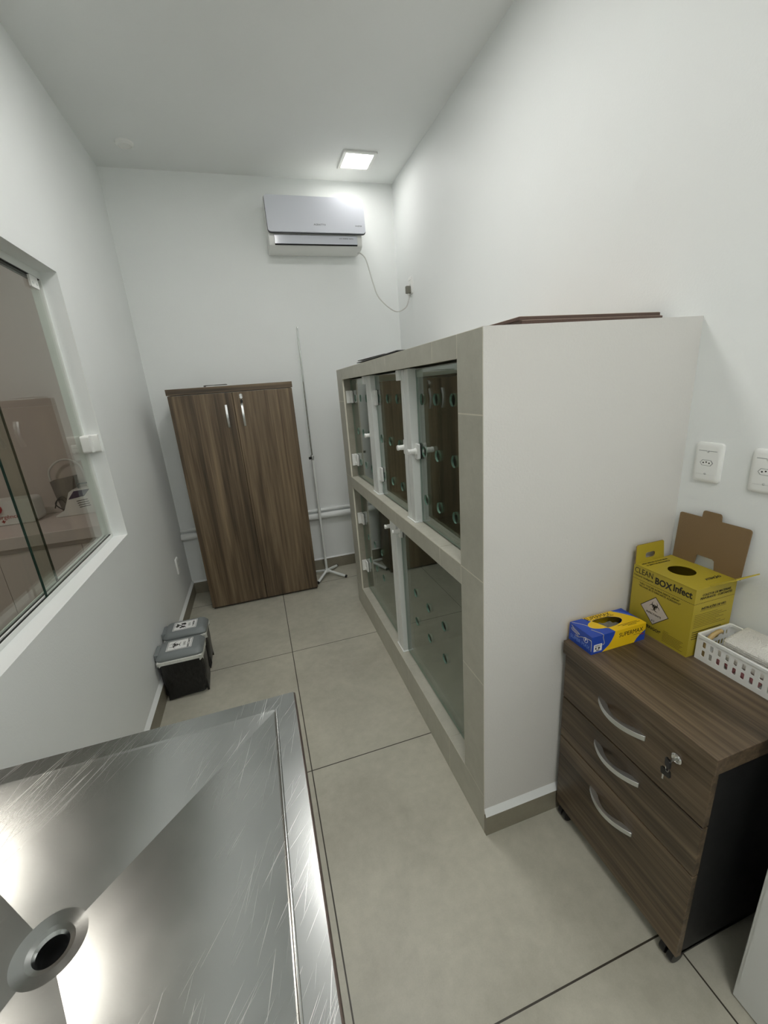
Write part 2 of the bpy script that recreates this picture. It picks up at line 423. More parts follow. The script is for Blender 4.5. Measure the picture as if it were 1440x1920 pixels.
mb.build('front_panel', ac, .0035, 3)
mb = MB().prism([(1.03,2.552),(1.615,2.552),(1.615,2.606),(1.03,2.606)], frame((0,-.2075,0), X, Z), .006, 'acfront', 'dkgrey')
mb.box((1.03, -.207, 2.546), (1.615, -.2, 2.553), 'hole')
mb.text('WI-FI · INVERTER · DIGITAL', lambda a, b, c: Vector((1.535+a, -.2137-c, 2.588+b)), .0085, 'ink')
mb.build('air_louver', ac)
# cord and plug
cd = thing('power_cord', 'white cord hanging from the air conditioner to its outlet', 'cord', (1.82, -.15, 2.1))
pts = [(1.634,-.13,2.523),(1.656,-.15,2.512),(1.69,-.15,2.47),(1.728,-.16,2.315),(1.765,-.18,2.205),(1.87,-.215,2.108),(1.935,-.27,2.118),(1.958,-.296,2.17),(1.963,-.30,2.215)]
MB().tube(spline(pts), .0048, 'cord').build('cable', cd)
MB().box((1.935, -.315, 2.21), (1.9755, -.287, 2.262), 'plug').cyl((1.957,-.301,2.213),(1.957,-.301,2.195),.009,'cord',10,.006).build('plug', cd, .006)

def outlet(o, r, u, label, w=.08, h=.12, socket=True, kk='whitep'):
    """wall plate with a hexagonal three-pin socket; frame r,u with normal into the room"""
    t = thing('wall_outlet', label, 'outlet', o, 'wall outlets')
    fr = frame(o, r, u)
    mb = MB()
    rings = []
    for d, c in ((0,0),(.001,.006),(.005,.0095),(.012,.0105)):
        rings.append([fr(a,b,c) for a,b in rr(w-2*d, h-2*d, .011)])
    mb.loft(rings, kk)
    for s_ in (1, -1): mb.prism([(-w*.33, s_*h*.29), (w*.33, s_*h*.29), (w*.33, s_*h*.295+.0006), (-w*.33, s_*h*.295+.0006)], fr, .0006, 'greyp', c0=.0105)
    mb.build('cover_plate', t)
    if socket:
        hx = [(-.019,0),(-.0125,.0085),(.0125,.0085),(.019,0),(.0125,-.0085),(-.0125,-.0085)]
        mb = MB().prism(hx, fr, .0006, 'greyp', c0=.0105).prism([(a*.9, b*.88) for a, b in hx], fr, .0004, kk, c0=.0111)
        for a, b in ((-.0085, 0), (0, .0022), (.0085, 0)): mb.prism(circ(a, b, .0022, 10), fr, .0003, 'hole', c0=.0115)
        mb.build('socket', t)
    for b in (.033, -.033):
        mb = MB().lathe(fr(0, b, .0105), fr(0,0,1)-fr(0,0,0), [(.0034,0),(.0032,.0012),(.002,.0018)], 'satin', 12).build('screw', t)
    return t
outlet((W, -.298, 2.265), -Y, Z, 'white outlet plate high by the corner, holding the air conditioner plug')
outlet((W, -2.637, 1.273), -Y, Z, 'white outlet on right wall just beside the kennel side')
outlet((W, -2.792, 1.271), -Y, Z, 'white outlet on right wall at the right picture edge')
outlet((0, -.37, .408), Y, Z, 'white outlet low on the left wall beside the wooden cabinet')
outlet((-.54, 0, 1.26), X, Z, 'outlet on the next room wall, seen through the window')

# ------------------------------------------------------------------ wooden cabinet
cab = thing('wooden_cabinet', 'tall two-door walnut cabinet against the end wall', 'cabinet', (.588, -.22, 0))
cx0, cx1, cyf, cyb = .1745, 1.0015, -.3875, -.115
mb = MB()
mb.box((cx0+.008, cyf+.026, 0.012), (cx0+.026, cyb, 1.6), 'wood_z').box((cx1-.026, cyf+.026, .012), (cx1-.008, cyb, 1.6), 'wood_z')
mb.box((cx0+.026, cyb-.012, .03), (cx1-.026, cyb, 1.6), 'wood_z').box((cx0+.01, cyf+.028, 0), (cx1-.01, cyb, .03), 'wood_dark')
mb.box((cx0+.026, cyf+.05, .8), (cx1-.026, cyb-.012, .818), 'wood_x')
mb.build('carcass', cab, .001)
MB().box((cx0, cyf, 1.602), (cx1, cyb, 1.642), 'wood_x').build('cabinet_top', cab, .0012)
xm = .5885
def bow(mb, fr, L, out, w, k):
    """arched pull: fr(a along, b across, c out of the face)"""
    n = 14; pts = [(-L/2+L*i/n) for i in range(n+1)]
    f = lambda a: out*(1-(2*a/L)**2)
    g = lambda a: max(0, (out-.008)*(1-(2*a/(L*.62))**2)) if abs(a) < L*.31 else 0
    ring = [(a, f(a)+.003) for a in pts] + [(a, g(a)) for a in reversed(pts)]
    q = lambda a, b, c=0: fr(a, -w/2+c, b)
    mb.prism(ring, q, w, k); return mb
for sx, (a, b, hx) in enumerate(((cx0+.005, xm-.0015, .535), (xm+.0015, cx1-.005, .641))):
    d = MB().box((a, cyf+.004, .018), (b, cyf+.024, 1.598), 'wood_z').build('door', cab, .0012)
    bow(MB(), frame((hx, cyf+.004, 1.44), Z, -X), .154, .024, .014, 'satin').build('handle', d, .0012)
    if sx:
        MB().lathe((.643, cyf+.004, 1.573), -Y, [(.0115,0),(.0115,.002),(.009,.004),(.004,.004)], 'chrome', 18).build('lock', d)
        mb = MB().box((.6415, cyf-.018, 1.566), (.6445, cyf, 1.577), 'satin').prism(circ(0,0,.010,14), frame((.643,cyf-.016,1.56), X, Z), .002, 'satin')
        mb.tube(spline([(.643,cyf-.017,1.553),(.65,cyf-.017,1.546),(.643,cyf-.016,1.538),(.637,cyf-.016,1.546),(.643,cyf-.017,1.553)],5), .0008, 'satin', 6)
        mb.box((.637, cyf-.017, 1.522), (.651, cyf-.013, 1.542), 'blackp').box((.6425, cyf-.016, 1.495), (.6455, cyf-.0145, 1.522), 'satin')
        mb.build('key', d)
t = MB().box((.412, -.37, 1.6535), (.562, -.20, 1.6555), 'paper').box((.412,-.37,1.643),(.414,-.20,1.6555),'paper').box((.412,-.37,1.6422),(.47,-.20,1.6436),'paper')
tag(t.build('folded_card'), 'thin white folded card lying on top of the wooden cabinet', 'card')

# ------------------------------------------------------------------ infusion stand
st = thing('infusion_stand', 'slender metal infusion stand in the corner beside the cabinet', 'stand', (1.112, -.165, 0))
bx, by, bz = 1.112, -.165, .052
for q in (-38, 52, 142, 232):
    a = math.radians(q); ln = .182 if q < 60 else .166; e = Vector((bx+ln*math.cos(a), by+ln*math.sin(a), .014)); b0 = Vector((bx, by, bz))
    lg = MB().cyl(b0, e, .0115, 'whitealu', 14).build('leg', st)
    d = (e-b0).normalized()
    MB().cyl(e-d*.004, e+d*.008, .0128, 'blackp', 14).build('rubber_cap', lg)
MB().cyl((bx, by, bz-.014), (bx-.004, by, 1.05), .0105, 'whitealu', 14).lathe((bx,by,bz-.016), Z, [(.018,0),(.018,.02),(.013,.035)], 'whitealu', 16).build('lower_pole', st)
mb = MB().cyl((bx-.004, by, 1.03), (bx+.001, by, 2.02), .0062, 'chrome', 12)
mb.build('upper_pole', st)
MB().lathe((bx-.004, by, 1.035), Z, [(.013,0),(.014,.012),(.014,.03),(.009,.036)], 'satin', 16).cyl((bx-.004,by,1.05),(bx-.03,by-.012,1.05),.0075,'blackp',12,.011).build('clamp_knob', st)
mb = MB()
for s_ in (1, -1): mb.tube(spline([(bx+.001,by,2.015),(bx+.001,by+s_*.012,2.024),(bx+.001,by+s_*.02,2.016),(bx+.001,by+s_*.022,2.005)],5), .0026, 'chrome', 6)
mb.build('hook', st)

# ------------------------------------------------------------------ kennel block
KX, KN, KF, KZ = 1.2676, -2.5585, -.7021, 1.683
ON, OF = -2.418, -.857                 # opening near / far jambs
UZ0, UZ1, LZ0, LZ1 = .998, 1.618, .168, .925
kn = thing('kennel_block', 'built-in tiled kennel block with five glass doors', 'kennel', (1.62, -1.63, 0))
xi = KX+.009
mb = MB()
# near masonry end (plaster), slightly proud of square towards the wall
mb.add([(KX+.001,KN,0),(W,KN,0),(W,KN,KZ+.0045),(KX+.001,KN,KZ),(KX+.009,KN+.11,0),(W,KN+.11,0),(W,KN+.11,KZ+.0045),(KX+.009,KN+.11,KZ)],
       [(0,1,2,3),(4,7,6,5),(0,3,7,4),(1,5,6,2),(3,2,6,7),(0,4,5,1)], 'plaster')
mb.box((xi, KF-.128, 0), (W, KF, KZ-.001), 'plaster')
mb.add([(xi,KN+.1,1.64),(W,KN+.1,1.64),(W,KF,1.64),(xi,KF,1.64),(xi,KN+.1,KZ),(W,KN+.1,KZ+.004),(W,KF,KZ),(xi,KF,KZ)],
       [(0,3,2,1),(4,5,6,7),(0,1,5,4),(1,2,6,5),(2,3,7,6),(3,0,4,7)], 'plaster')
mb.box((xi, KN+.1, .935), (W, KF, UZ0-.012), 'plaster').box((xi, KN+.1, 0), (W, KF, LZ0-.012), 'plaster')
mb.build('masonry_shell', kn)
# front tiles with light grout
mb = MB()
def tl(y0, y1, z0, z1, k='tile'):
    g = .0019; mb.box((KX, y0+g, z0+g), (KX+.0095, y1-g, z1-g), k)
def row(z0, z1, cuts):
    for a, b in zip(cuts, cuts[1:]): tl(a, b, z0, z1)
row(0, LZ0, [KN+.001, -2.282, -1.802, -1.25, KF])
for a, b in zip([LZ0,.635,.994,1.471], [.635,.994,1.471,KZ]): tl(KN+.001, ON, a, b)
for a, b in zip([LZ0,.637,.994,1.487], [.637,.994,1.487,KZ]): tl(OF, KF, a, b)
row(UZ1, KZ, [ON, -2.248, -1.759, -1.28, OF])
row(LZ1, UZ0, [ON, -2.255, -1.763, -1.28, OF])
# gentle grout backing
mb.box((KX+.0004, KN+.001, .001), (KX+.0088, ON, KZ-.001), 'grout').box((KX+.0004, OF, .001), (KX+.0088, KF, KZ-.001), 'grout')
for z0, z1 in ((.001, LZ0-.001), (LZ1+.001, UZ0-.001), (UZ1+.001, KZ-.001)): mb.box((KX+.0004, ON, z0), (KX+.0088, OF, z1), 'grout')
mb.build('front_tiles', kn)
# ledges and lining
for z, cuts in ((LZ0, [ON, -2.282, -1.802, -1.25, OF]), (UZ0, [ON, -2.255, -1.763, -1.28, OF])):
    mb = MB()
    for a, b in zip(cuts, cuts[1:]): mb.box((KX+.001, a+.001, z-.010), (KX+.085, b-.001, z), 'tile')
    mb.box((KX+.003, ON, z-.011), (KX+.085, OF, z-.0012), 'grout')
    mb.build('ledge', kn)
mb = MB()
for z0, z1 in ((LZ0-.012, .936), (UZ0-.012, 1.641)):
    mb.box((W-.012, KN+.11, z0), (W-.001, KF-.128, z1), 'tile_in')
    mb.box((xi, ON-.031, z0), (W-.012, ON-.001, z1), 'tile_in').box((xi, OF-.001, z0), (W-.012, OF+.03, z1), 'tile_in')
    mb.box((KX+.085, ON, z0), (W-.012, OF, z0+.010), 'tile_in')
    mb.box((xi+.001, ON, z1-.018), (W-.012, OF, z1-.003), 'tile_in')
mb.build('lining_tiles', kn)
# posts, with the partition walls behind them
def post(y0, y1, z0, z1, groove, cap):
    yg = y0+(y1-y0)*groove; xf = KX+.0235; xk = KX+.0705
    mb = MB().box((xf, y0, z0), (xk, yg-.0028, z1), 'whitealu').box((xf, yg+.0028, z0), (xk, y1, z1), 'whitealu').box((xf+.004, y0+.004, z0), (xk-.002, y1-.004, z1), 'dkgrey')
    if cap: mb.box((xf-.012, y1-.012, z1-.04), (xf+.012, y1+.022, z1), 'whitealu')
    mb.box((xf-.004, y0-.006, z0-.0008), (xf+.03, y1+.006, z0+.005), 'wall')
    mb.build('post', kn, .0015)
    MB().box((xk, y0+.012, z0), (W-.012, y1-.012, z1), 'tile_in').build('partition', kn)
U1, U2, LP = (-1.420, -1.328), (-1.963, -1.876), (-1.676, -1.585)
for p in (U1, U2): post(p[0], p[1], UZ0, UZ1, .55, True)
post(LP[0], LP[1], LZ0, LZ1, .55, False)
for a, b, z in ((ON, U2[0], UZ1), (U2[1], U1[0], UZ1), (U1[1], OF, UZ1), (ON, LP[0], LZ1), (LP[1], OF, LZ1)):
    MB().box((KX+.058, a, z-.034), (KX+.080, b, z-.002), 'whitealu').build('header_rail', kn, .001)
GXX = KX+.0484
def glass_door(y0, y1, z0, z1, rows, cols, hinge_y, hz, latch_y, lz, hs, ls, leaf=None, tilt=0):
    holes = [circ(c, r, .021, 20) for r in rows for c in cols]
    d = MB().prism([(y0,z0),(y1,z0),(y1,z1),(y0,z1)], frame((GXX-tilt*y0,0,0), (tilt,1,0), Z), .008, 'kglass', 'gedge2', holes=holes).build('glass_door', kn)
    for z in hz:
        fr = frame((GXX-.001, hinge_y, z), -Y, Z)      # normal -X
        mb = MB().prism(rr(.036, .074, .005, cx=hs*.016), fr, .010, 'whitep')
        for dz in (.026, -.026): mb.prism(rr(.024, .018, .003, cx=-hs*.012, cy=dz), fr, .014, 'whitep')
        mb.prism(rr(.02, .03, .003, cx=-hs*.012), fr, .010, 'whitep')
        mb.prism(rr(.037, .076, .005, cx=hs*.016), fr, .003, 'blackp', c0=-.0022)
        mb.prism(rr(.036, .074, .005, cx=hs*.016), fr, .006, 'whitep', c0=-.0155)
        for dz in (.012, -.012): mb.cyl(fr(hs*.024, dz, .012), fr(hs*.024, dz, .0128), .003, 'satin', 10)
        if leaf: mb.box((KX+.016, leaf[0], z-.038), (GXX-.002, leaf[1], z+.038), 'whitep')
        mb.build('hinge', d, .0015)
    fr = frame((GXX-.001, latch_y, lz), -Y, Z)
    mb = MB().prism(rr(.034, .062, .006), fr, .013, 'whitep').prism(rr(.035, .063, .006), fr, .003, 'blackp', c0=-.0022).prism(rr(.034,.062,.006), fr, .006, 'whitep', c0=-.016)
    mb.lathe(fr(-ls*.003, 0, .012), fr(0,0,1)-fr(0,0,0), [(.016,0),(.011,.006),(.010,.028),(.012,.03),(.011,.036),(.006,.037)], 'whitep', 18)
    mb.cyl(fr(0,-.004,.016), fr(-ls*.034,-.004,.016), .005, 'satin', 10)
    mb.build('latch', d, .001)
    return d
ur = (1.503, 1.304, 1.107); lr = (.602, .442)
e = .003; LF = (OF-.013, OF-.0005); LN = (ON+.0005, ON+.019)
glass_door(U1[1]+e, OF-e, UZ0+.006, UZ1-.006, ur, (-.965,-1.095,-1.225), OF-.03, (1.512,1.112), U1[1]+.02, 1.31, 1, -1, LF)
glass_door(U2[1]+e, U1[0]-e, UZ0+.006, UZ1-.006, ur, (-1.468,-1.608,-1.746), U1[0]-.004, (1.508,1.112), U2[1]+.024, 1.306, 1, -1)
glass_door(ON+e, U2[0]-e, UZ0+.006, UZ1-.006, ur, (-2.018,-2.146,-2.283), ON+.03, (1.512,1.112), U2[0]-.018, 1.303, -1, 1, LN, .014)
glass_door(LP[1]+e, OF-e, LZ0+.006, LZ1-.006, (.602,.436), (-.988,-1.143,-1.293), OF-.03, (.705,.352), LP[1]+.02, .862, 1, -1, LF)
glass_door(ON+e, LP[0]-e, LZ0+.006, LZ1-.006, (.603,.447), (-1.845,-1.999,-2.159), ON+.03, (.712,.352), LP[0]-.02, .872, -1, 1, LN)
# baseboard of the painted side
mb = MB().box((KX+.0005, KN-.013, 0), (W, KN+.002, .086), 'base').add([(KX+.0005,KN,.112),(KX+.0005,KN-.013,.086),(W,KN-.013,.086),(W,KN,.112)], [(0,1,2,3)], 'wall')
mb.build('side_baseboard', kn)

# boards on the kennel block
for i, (dx, dy, lb) in enumerate(((0,0,'bottom'), (.004,-.004,'middle'), (0,.002,'top'))):
    z = KZ+.0047+i*.0105
    b = MB().box((1.450+dx, -2.443+dy, z), (1.955+dx, -1.72+dy, z+.0090), 'board').box((1.452+dx, -2.441+dy, z+.0090), (1.953+dx, -1.722+dy, z+.0102), 'board_edge')
    tag(b.build('wooden_board', bevel=.001), '%s one of three brown boards stacked on the near end of the kennel block' % lb, 'board', 'brown boards on the kennel block')
mb = MB().box((1.276, -1.90, KZ+.0055), (1.62, -1.24, KZ+.0085), 'dkgrey')
tag(mb.build('dark_sheet'), 'thin dark sheet lying flat at the far end of the kennel top', 'sheet')
fs = frame((1.272, -1.28, KZ+.0165), (1, .05, .012), (.05, -1, -.006))
tag(MB().prism([(0,0),(.33,0),(.33,.40),(0,.40)], fs, .003, 'blackp').build('black_sheet'), 'thin black sheet lying on the dark sheet atop the kennel', 'sheet')

# ------------------------------------------------------------------ waste bins
def bin_(y0, y1, label, kind):
    yc = (y0+y1)/2; x0, x1, zt = .018, .238, .262
    t = thing('waste_bin', label, 'bin', (.125, yc, 0), 'pedal bins by the left wall')
    def ring(z, ins, n=14, wob=0, ph=0):
        a = rr((x1-x0)-2*ins, (y1-y0)-2*ins, .02, 6, (x0+x1)/2, yc)
        out = []
        for i, (px, py) in enumerate(a):
            k = wob*math.sin(i*2.3+ph)*.6 + wob*.4*math.sin(i*5.1+ph*2)
            dx, dy = px-(x0+x1)/2, py-yc; l = math.hypot(dx, dy)
            out.append((px+dx/l*k, py+dy/l*k, z))
        return out
    MB().loft([ring(0, .022), ring(.24, .008)], 'dkgrey').build('body', t, .003)
    zz = lambda ph: None
    rings = [ring(.235, .001, wob=.002, ph=1), ring(.16, .001, wob=.003, ph=2), ring(.08, .004, wob=.004, ph=3)]
    last = [(px, py, max(.004, .022+.022*math.sin(i*.9+y0*9)+.006*math.sin(i*2.7))) for i, (px, py, _) in enumerate(ring(.02, .004, wob=.006, ph=4))]
    MB().loft(rings+[last], 'bag', (False, False)).build('black_bag', t)
    rings = [ring(.255, .0, wob=.002, ph=2), ring(.247, -.006, wob=.006, ph=5), ring(.232, -.004, wob=.010, ph=y0*7)]
    rings[-1] = [(px, py, pz+.011*math.sin(i*1.9+y0*5)-(.012 if px > .19 else 0)) for i, (px, py, pz) in enumerate(rings[-1])]
    rings[1] = [(px, py, pz) for (px, py, pz) in rings[1]]
    for r_ in rings:
        for i, p in enumerate(r_):
            if p[0] < .012: r_[i] = (.012, p[1], p[2])
    MB().loft(rings, 'liner', (False, False)).build('plastic_liner', t)
    L = lambda ins, z, d=0: [(px, py, z+d*(px-x0)) for px, py in rr(.232-2*ins, (y1-y0)+.006-2*ins, .026, 6, .130, yc)]
    mb = MB().loft([L(.0, .250), L(-.001, .262), L(.012, .283), L(.022, .288)], 'greyp')
    mb.box((.003, yc-.048, .244), (.035, yc+.048, .280), 'greyp')
    lid = mb.build('lid', t, .003, 3, smooth=50)
    # label: read from the right-hand side, so text runs along -Y... letters upright towards the wall
    fr = frame((.127, yc, .2882), -Y*-1, -X)
    fr = frame((.127, yc, .2882), Y, -X)
    mb = MB().prism(rr(.096, .128, .003), fr, .0006, 'paper')
    for d, w in ((.003, .0012), (.0055, .0006)):
        o = rr(.096-2*d, .128-2*d, .002); q = rr(.096-2*d-2*w, .128-2*d-2*w, .002)
        mb.prism(o, fr, .0003, 'ink', holes=[q], c0=.0006)
    if kind == 'bio':
        biohazard(mb, lambda a, b, c=0: fr(a, b+.022, c), .034, 'ink', .0006)
        words = ('LIXO', 'INFECTANTE')
    else:
        g = lambda a, b, c=0: fr(a, b+.022, c)
        for q in (90, 210, 330):
            ca, sa = math.cos(math.radians(q)), math.sin(math.radians(q))
            R2 = lambda p: (p[0]*ca-p[1]*sa, p[0]*sa+p[1]*ca)
            mb.prism([R2(p) for p in ((.012,-.017),(.026,-.017),(.026,-.002),(.034,-.002),(.02,.016),(.006,-.002),(.012,-.002))], g, .0004, 'ink', c0=.0006)
        mb.prism([(-.03,-.026),(-.026,-.03),(.03,.026),(.026,.03)], g, .0004, 'ink', c0=.0006)
        words = ('LIXO', 'COMUM')
    mb.text(words[0], lambda a, b, c: fr(a, b-.024, c), .017, 'ink', c0=.0006)
    mb.text(words[1], lambda a, b, c: fr(a, b-.046, c), .0155, 'ink', c0=.0006, bold=.0004)
    mb.build('label', lid)
bin_(-1.368, -1.207, 'nearer grey-lidded waste bin, biohazard label on its lid', 'bio')
bin_(-1.158, -1.0, 'farther grey-lidded waste bin, arrows label on its lid, by the cabinet', 'com')

# ------------------------------------------------------------------ examination table
tb = thing('examination_table', 'stainless steel examination table with sloping pan and drain', 'table', (.355, -3.2, 0))
zt = .93; ox0, ox1, oy0, oy1 = .016, .6965, -3.62, -2.7229
ix0, ix1, iy0, iy1 = ox0+.04, ox1-.040, oy0+.04, oy1-.040
dc = Vector((.3518, -3.0484, zt-.027))
mb = MB()
def rect_pt(x0, x1, y0, y1, t):   # point on rectangle seen from the drain at angle t
    dx, dy = math.cos(t), math.sin(t)
    k = min([((x1 if dx > 0 else x0)-dc.x)/dx if abs(dx) > 1e-9 else 1e9, ((y1 if dy > 0 else y0)-dc.y)/dy if abs(dy) > 1e-9 else 1e9])
    return dc.x+dx*k, dc.y+dy*k
angs = sorted([2*PI*i/64 for i in range(64)] + [math.atan2(y-dc.y, x-dc.x) % (2*PI) for x in (ix0, ix1) for y in (iy0, iy1)])
ringI = [Vector((*rect_pt(ix0, ix1, iy0, iy1, t), zt)) for t in angs]
e_ = .0045; ringJ = [Vector((*rect_pt(ix0+e_, ix1-e_, iy0+e_, iy1-e_, t), zt-.0014)) for t in angs]
ringM = []
for J, t in zip(ringJ, angs):
    E_ = Vector((dc.x+.027*math.cos(t), dc.y+.027*math.sin(t), zt-.0265)); k = (.042-.027)/max(1e-6, (Vector((J.x,J.y,0))-Vector((dc.x,dc.y,0))).length-.027)
    ringM.append(E_.lerp(J, k))
ringK = [Vector((dc.x+.027*math.cos(t), dc.y+.027*math.sin(t), zt-.0285)) for t in angs]
ringL = [Vector((dc.x+.0205*math.cos(t), dc.y+.0205*math.sin(t), zt-.0305)) for t in angs]
ringN = [Vector((dc.x+.0178*math.cos(t), dc.y+.0178*math.sin(t), zt-.035)) for t in angs]
ringO = [Vector((dc.x+.0176*math.cos(t), dc.y+.0176*math.sin(t), zt-.075)) for t in angs]
mb.loft([ringI, ringJ], 'steel', (False, False)).loft([ringJ, ringM, ringK, ringL, ringN, ringO], 'steel', (False, False))
mb.add(ringO, [tuple(range(len(angs)))], 'hole')
# flat rim
out = [Vector((ox0,oy0,zt)), Vector((ox1,oy0,zt)), Vector((ox1,oy1,zt)), Vector((ox0,oy1,zt))]
inn = [Vector((ix0,iy0,zt)), Vector((ix1,iy0,zt)), Vector((ix1,iy1,zt)), Vector((ix0,iy1,zt))]
mb.add(out+inn, [(i, (i+1) % 4, 4+(i+1) % 4, 4+i) for i in range(4)], 'steel')
o = mb.build('table_top', tb, smooth=3.0)
MB().tube([(x, y, zt-.0002) for x, y in ((ix1,iy1-.001),(ix1,iy0))], .0026, 'chrome', 20).build('bend_edge', tb)
mb = MB().prism([(ox0-.003,oy0-.003),(ox1+.0035,oy0-.003),(ox1+.0035,oy1+.002),(ox0-.003,oy1+.002)], frame((0,0,zt-.042), X, Y), .0405, 'rimedge', holes=[[(ox0+.006,oy0+.006),(ox1-.006,oy0+.006),(ox1-.006,oy1-.006),(ox0+.006,oy1-.006)]])
mb.build('side_skirt', tb, .003)
MB().cyl((dc.x,dc.y,zt-.16),(dc.x,dc.y,zt-.06),.021,'blackp',20, caps=(True, False)).build('drain_pipe', tb)
for px in (ox0+.05, ox1-.05):
    for py in (oy0+.06, oy1-.06):
        lg = MB().cyl((px,py,.03),(px,py,zt-.04),.019,'steelp',18).build('leg', tb)
        MB().lathe((px,py,0), Z, [(.022,0),(.024,.012),(.02,.034)], 'blackp', 18).build('foot', lg)
mb = MB()
for py in (oy0+.06, oy1-.06): mb.cyl((ox0+.05,py,.2),(ox1-.05,py,.2),.013,'steelp',12)
mb.cyl(((ox0+ox1)/2,oy0+.06,.2),((ox0+ox1)/2,oy1-.06,.2),.013,'steelp',12)
mb.build('cross_bar', tb)

# ------------------------------------------------------------------ drawer pedestal
pd = thing('drawer_pedestal', 'walnut drawer pedestal with three drawers on casters', 'drawer unit', (1.76, -2.81, 0))
px0, px1, pn, pf, pz = 1.549, 1.966, -3.054, -2.5745, .7355
MB().box((px0, pn, pz-.045), (px1, pf, pz), 'wood_y').build('pedestal_top', pd, .0014)
mb = MB().box((px0+.026, pn+.008, .052), (px1-.006, pn+.024, pz-.045), 'black').box((px0+.026, pf-.024, .052), (px1-.006, pf-.006, pz-.045), 'black')
mb.box((px1-.018, pn+.024, .052), (px1-.006, pf-.024, pz-.045), 'black').box((px0+.026, pn+.008, .045), (px1-.006, pf-.006, .063), 'black')
mb.box((px0+.03, pn+.02, .06), (px0+.034, pf-.02, pz-.045), 'black')
mb.build('carcass', pd, .001)
for i, (z0, z1, hz) in enumerate(((.5215, .684, .627), (.3585, .5165, .466), (.048, .3535, .278))):
    d = MB().box((px0+.008, pn+.007, z0), (px0+.026, pf-.004, z1), 'wood_y').build('drawer', pd, .0014)
    bow(MB(), frame((px0+.008, -2.803, hz), -Y, Z), .158, .028, .0155, 'satin').build('handle', d, .001)
    if i == 0:
        c = Vector((px0+.008, -2.966, .648))
        MB().lathe(c, -X, [(.0135,0),(.0135,.0025),(.0105,.005),(.009,.0035),(.003,.0035)], 'chrome', 22).build('lock', d)
        mb = MB().box((c.x-.02, c.y-.001, c.z-.0045), (c.x-.002, c.y+.001, c.z+.0045), 'satin').prism(rr(.020,.024,.005), frame((c.x-.026, c.y+.0012, c.z-.006), (0.4,0.9,0), Z), .004, 'blackp', c0=-.002)
        mb.tube(spline([(c.x-.026,c.y,c.z-.014),(c.x-.022,c.y+.008,c.z-.022),(c.x-.024,c.y+.004,c.z-.033),(c.x-.028,c.y-.004,c.z-.026),(c.x-.026,c.y,c.z-.014)],6), .0009, 'chrome', 6)
        mb.prism(rr(.024,.020,.004), frame((c.x-.022, c.y+.006, c.z-.040), (0,-1,.15), (0,.15,1)), .004, 'blackp', c0=-.002)
        mb.box((c.x-.0235, c.y+.009, c.z-.066), (c.x-.022, c.y+.0125, c.z-.048), 'satin')
        mb.build('key', d)
for x in (px0+.034, px1-.055):
    for y in (pn+.034, pf-.036):
        mb = MB()
        for s_ in (-.011, .011): mb.cyl((x-.006,y+s_-.008,.0225),(x-.006,y+s_+.008,.0225),.0225,'blackp',20)
        mb.cyl((x,y,.03),(x,y,.048),.012,'blackp',12).box((x-.016,y-.02,.03),(x+.012,y+.02,.042),'blackp')
        mb.build('caster', pd, .002)

# glove box --------------------------------------------------------------------
gb = thing('glove_box', 'blue and yellow glove carton on the far corner of the pedestal', 'box', (1.674, -2.62, pz))
a0, a1, b0, b1, g0, g1 = 1.5705, 1.7765, -2.6675, -2.5725, pz+.0004, pz+.0608
ft = frame((a0, b0, g1), X, Y); ff = frame((a0, b0, g0), X, Z); fsid = frame((a0, b1, g0), -Y, Z)
GL, GW, GH = a1-a0, b1-b0, g1-g0
mb = MB()
hole = circ(GL*.46, GW*.52, GL*.30, 30, GW*.27)
mb.prism([(0,0),(GL,0),(GL,GW),(0,GW)], frame((a0,b0,g1-.0006), X, Y), .0006, 'gblue', holes=[hole])
mb.add([ff(0,0),ff(GL,0),ff(GL,GH-.0003),ff(0,GH-.0003)], [(0,1,2,3)], 'gblue').add([fsid(0,0),fsid(GW,0),fsid(GW,GH-.0003),fsid(0,GH-.0003)], [(0,1,2,3)], 'gblue')
mb.add([(a0,b1,g0),(a1,b1,g0),(a1,b1,g1-.0003),(a0,b1,g1-.0003)], [(0,1,2,3)], 'gyellow').add([(a1,b0,g0),(a1,b1,g0),(a1,b1,g1-.0003),(a1,b0,g1-.0003)], [(0,1,2,3)], 'gblue')
mb.add([(a0,b0,g0),(a1,b0,g0),(a1,b1,g0),(a0,b1,g0)], [(0,1,2,3)], 'gblue')
# yellow print: top (around the opening) and long front
cl = [(.42-.01*math.sin(PI*t)+(-.19)*t+.045*math.sin(2*PI*t*.5), t) for t in [i/10 for i in range(11)]]
cr = [(1, .0), (1, .22), (.97, .45), (.9, .68), (.78, 1)]
poly = [(GL*s_, GW*t) for s_, t in cl] + [(GL*s_, GW*t) for s_, t in reversed(cr)]
mb.prism(poly, ft, .0003, 'gyellow', holes=[circ(GL*.46, GW*.52, GL*.301, 30, GW*.272)])
fy = [(.42,1),(.405,.8),(.37,.55),(.32,.3),(.26,.14),(.20,0),(.80,0),(.84,.2),(.91,.42),(1,.62),(1,1)]
mb.prism([(GL*s_, GH*t) for s_, t in fy], ff, .0003, 'gyellow')
mb.text('SUPERMAX', lambda a, b, c: ff(GL*.72+a, GH*.68+b, c), .021, 'ink', c0=.0003, sx=.9)
mb.prism([(GL*.77,GH*.47),(GL*.92,GH*.47),(GL*.92,GH*.485),(GL*.77,GH*.485)], ff, .0003, 'ink', c0=.0003)
mb.text('luvas', lambda a, b, c: ff(GL*.93+a, GH*.40+b, c), .009, 'redprint', c0=.0003)
mb.text('SUPERMAX', lambda a, b, c: ft(GL*.48+a, GW*.885+b, c), .022, 'ink', c0=.0003, sx=.9)
mb.text('Luvas para procedimento', lambda a, b, c: ft(GL*.55+a, GW*.775+b, c), .0075, 'ink', c0=.0003)
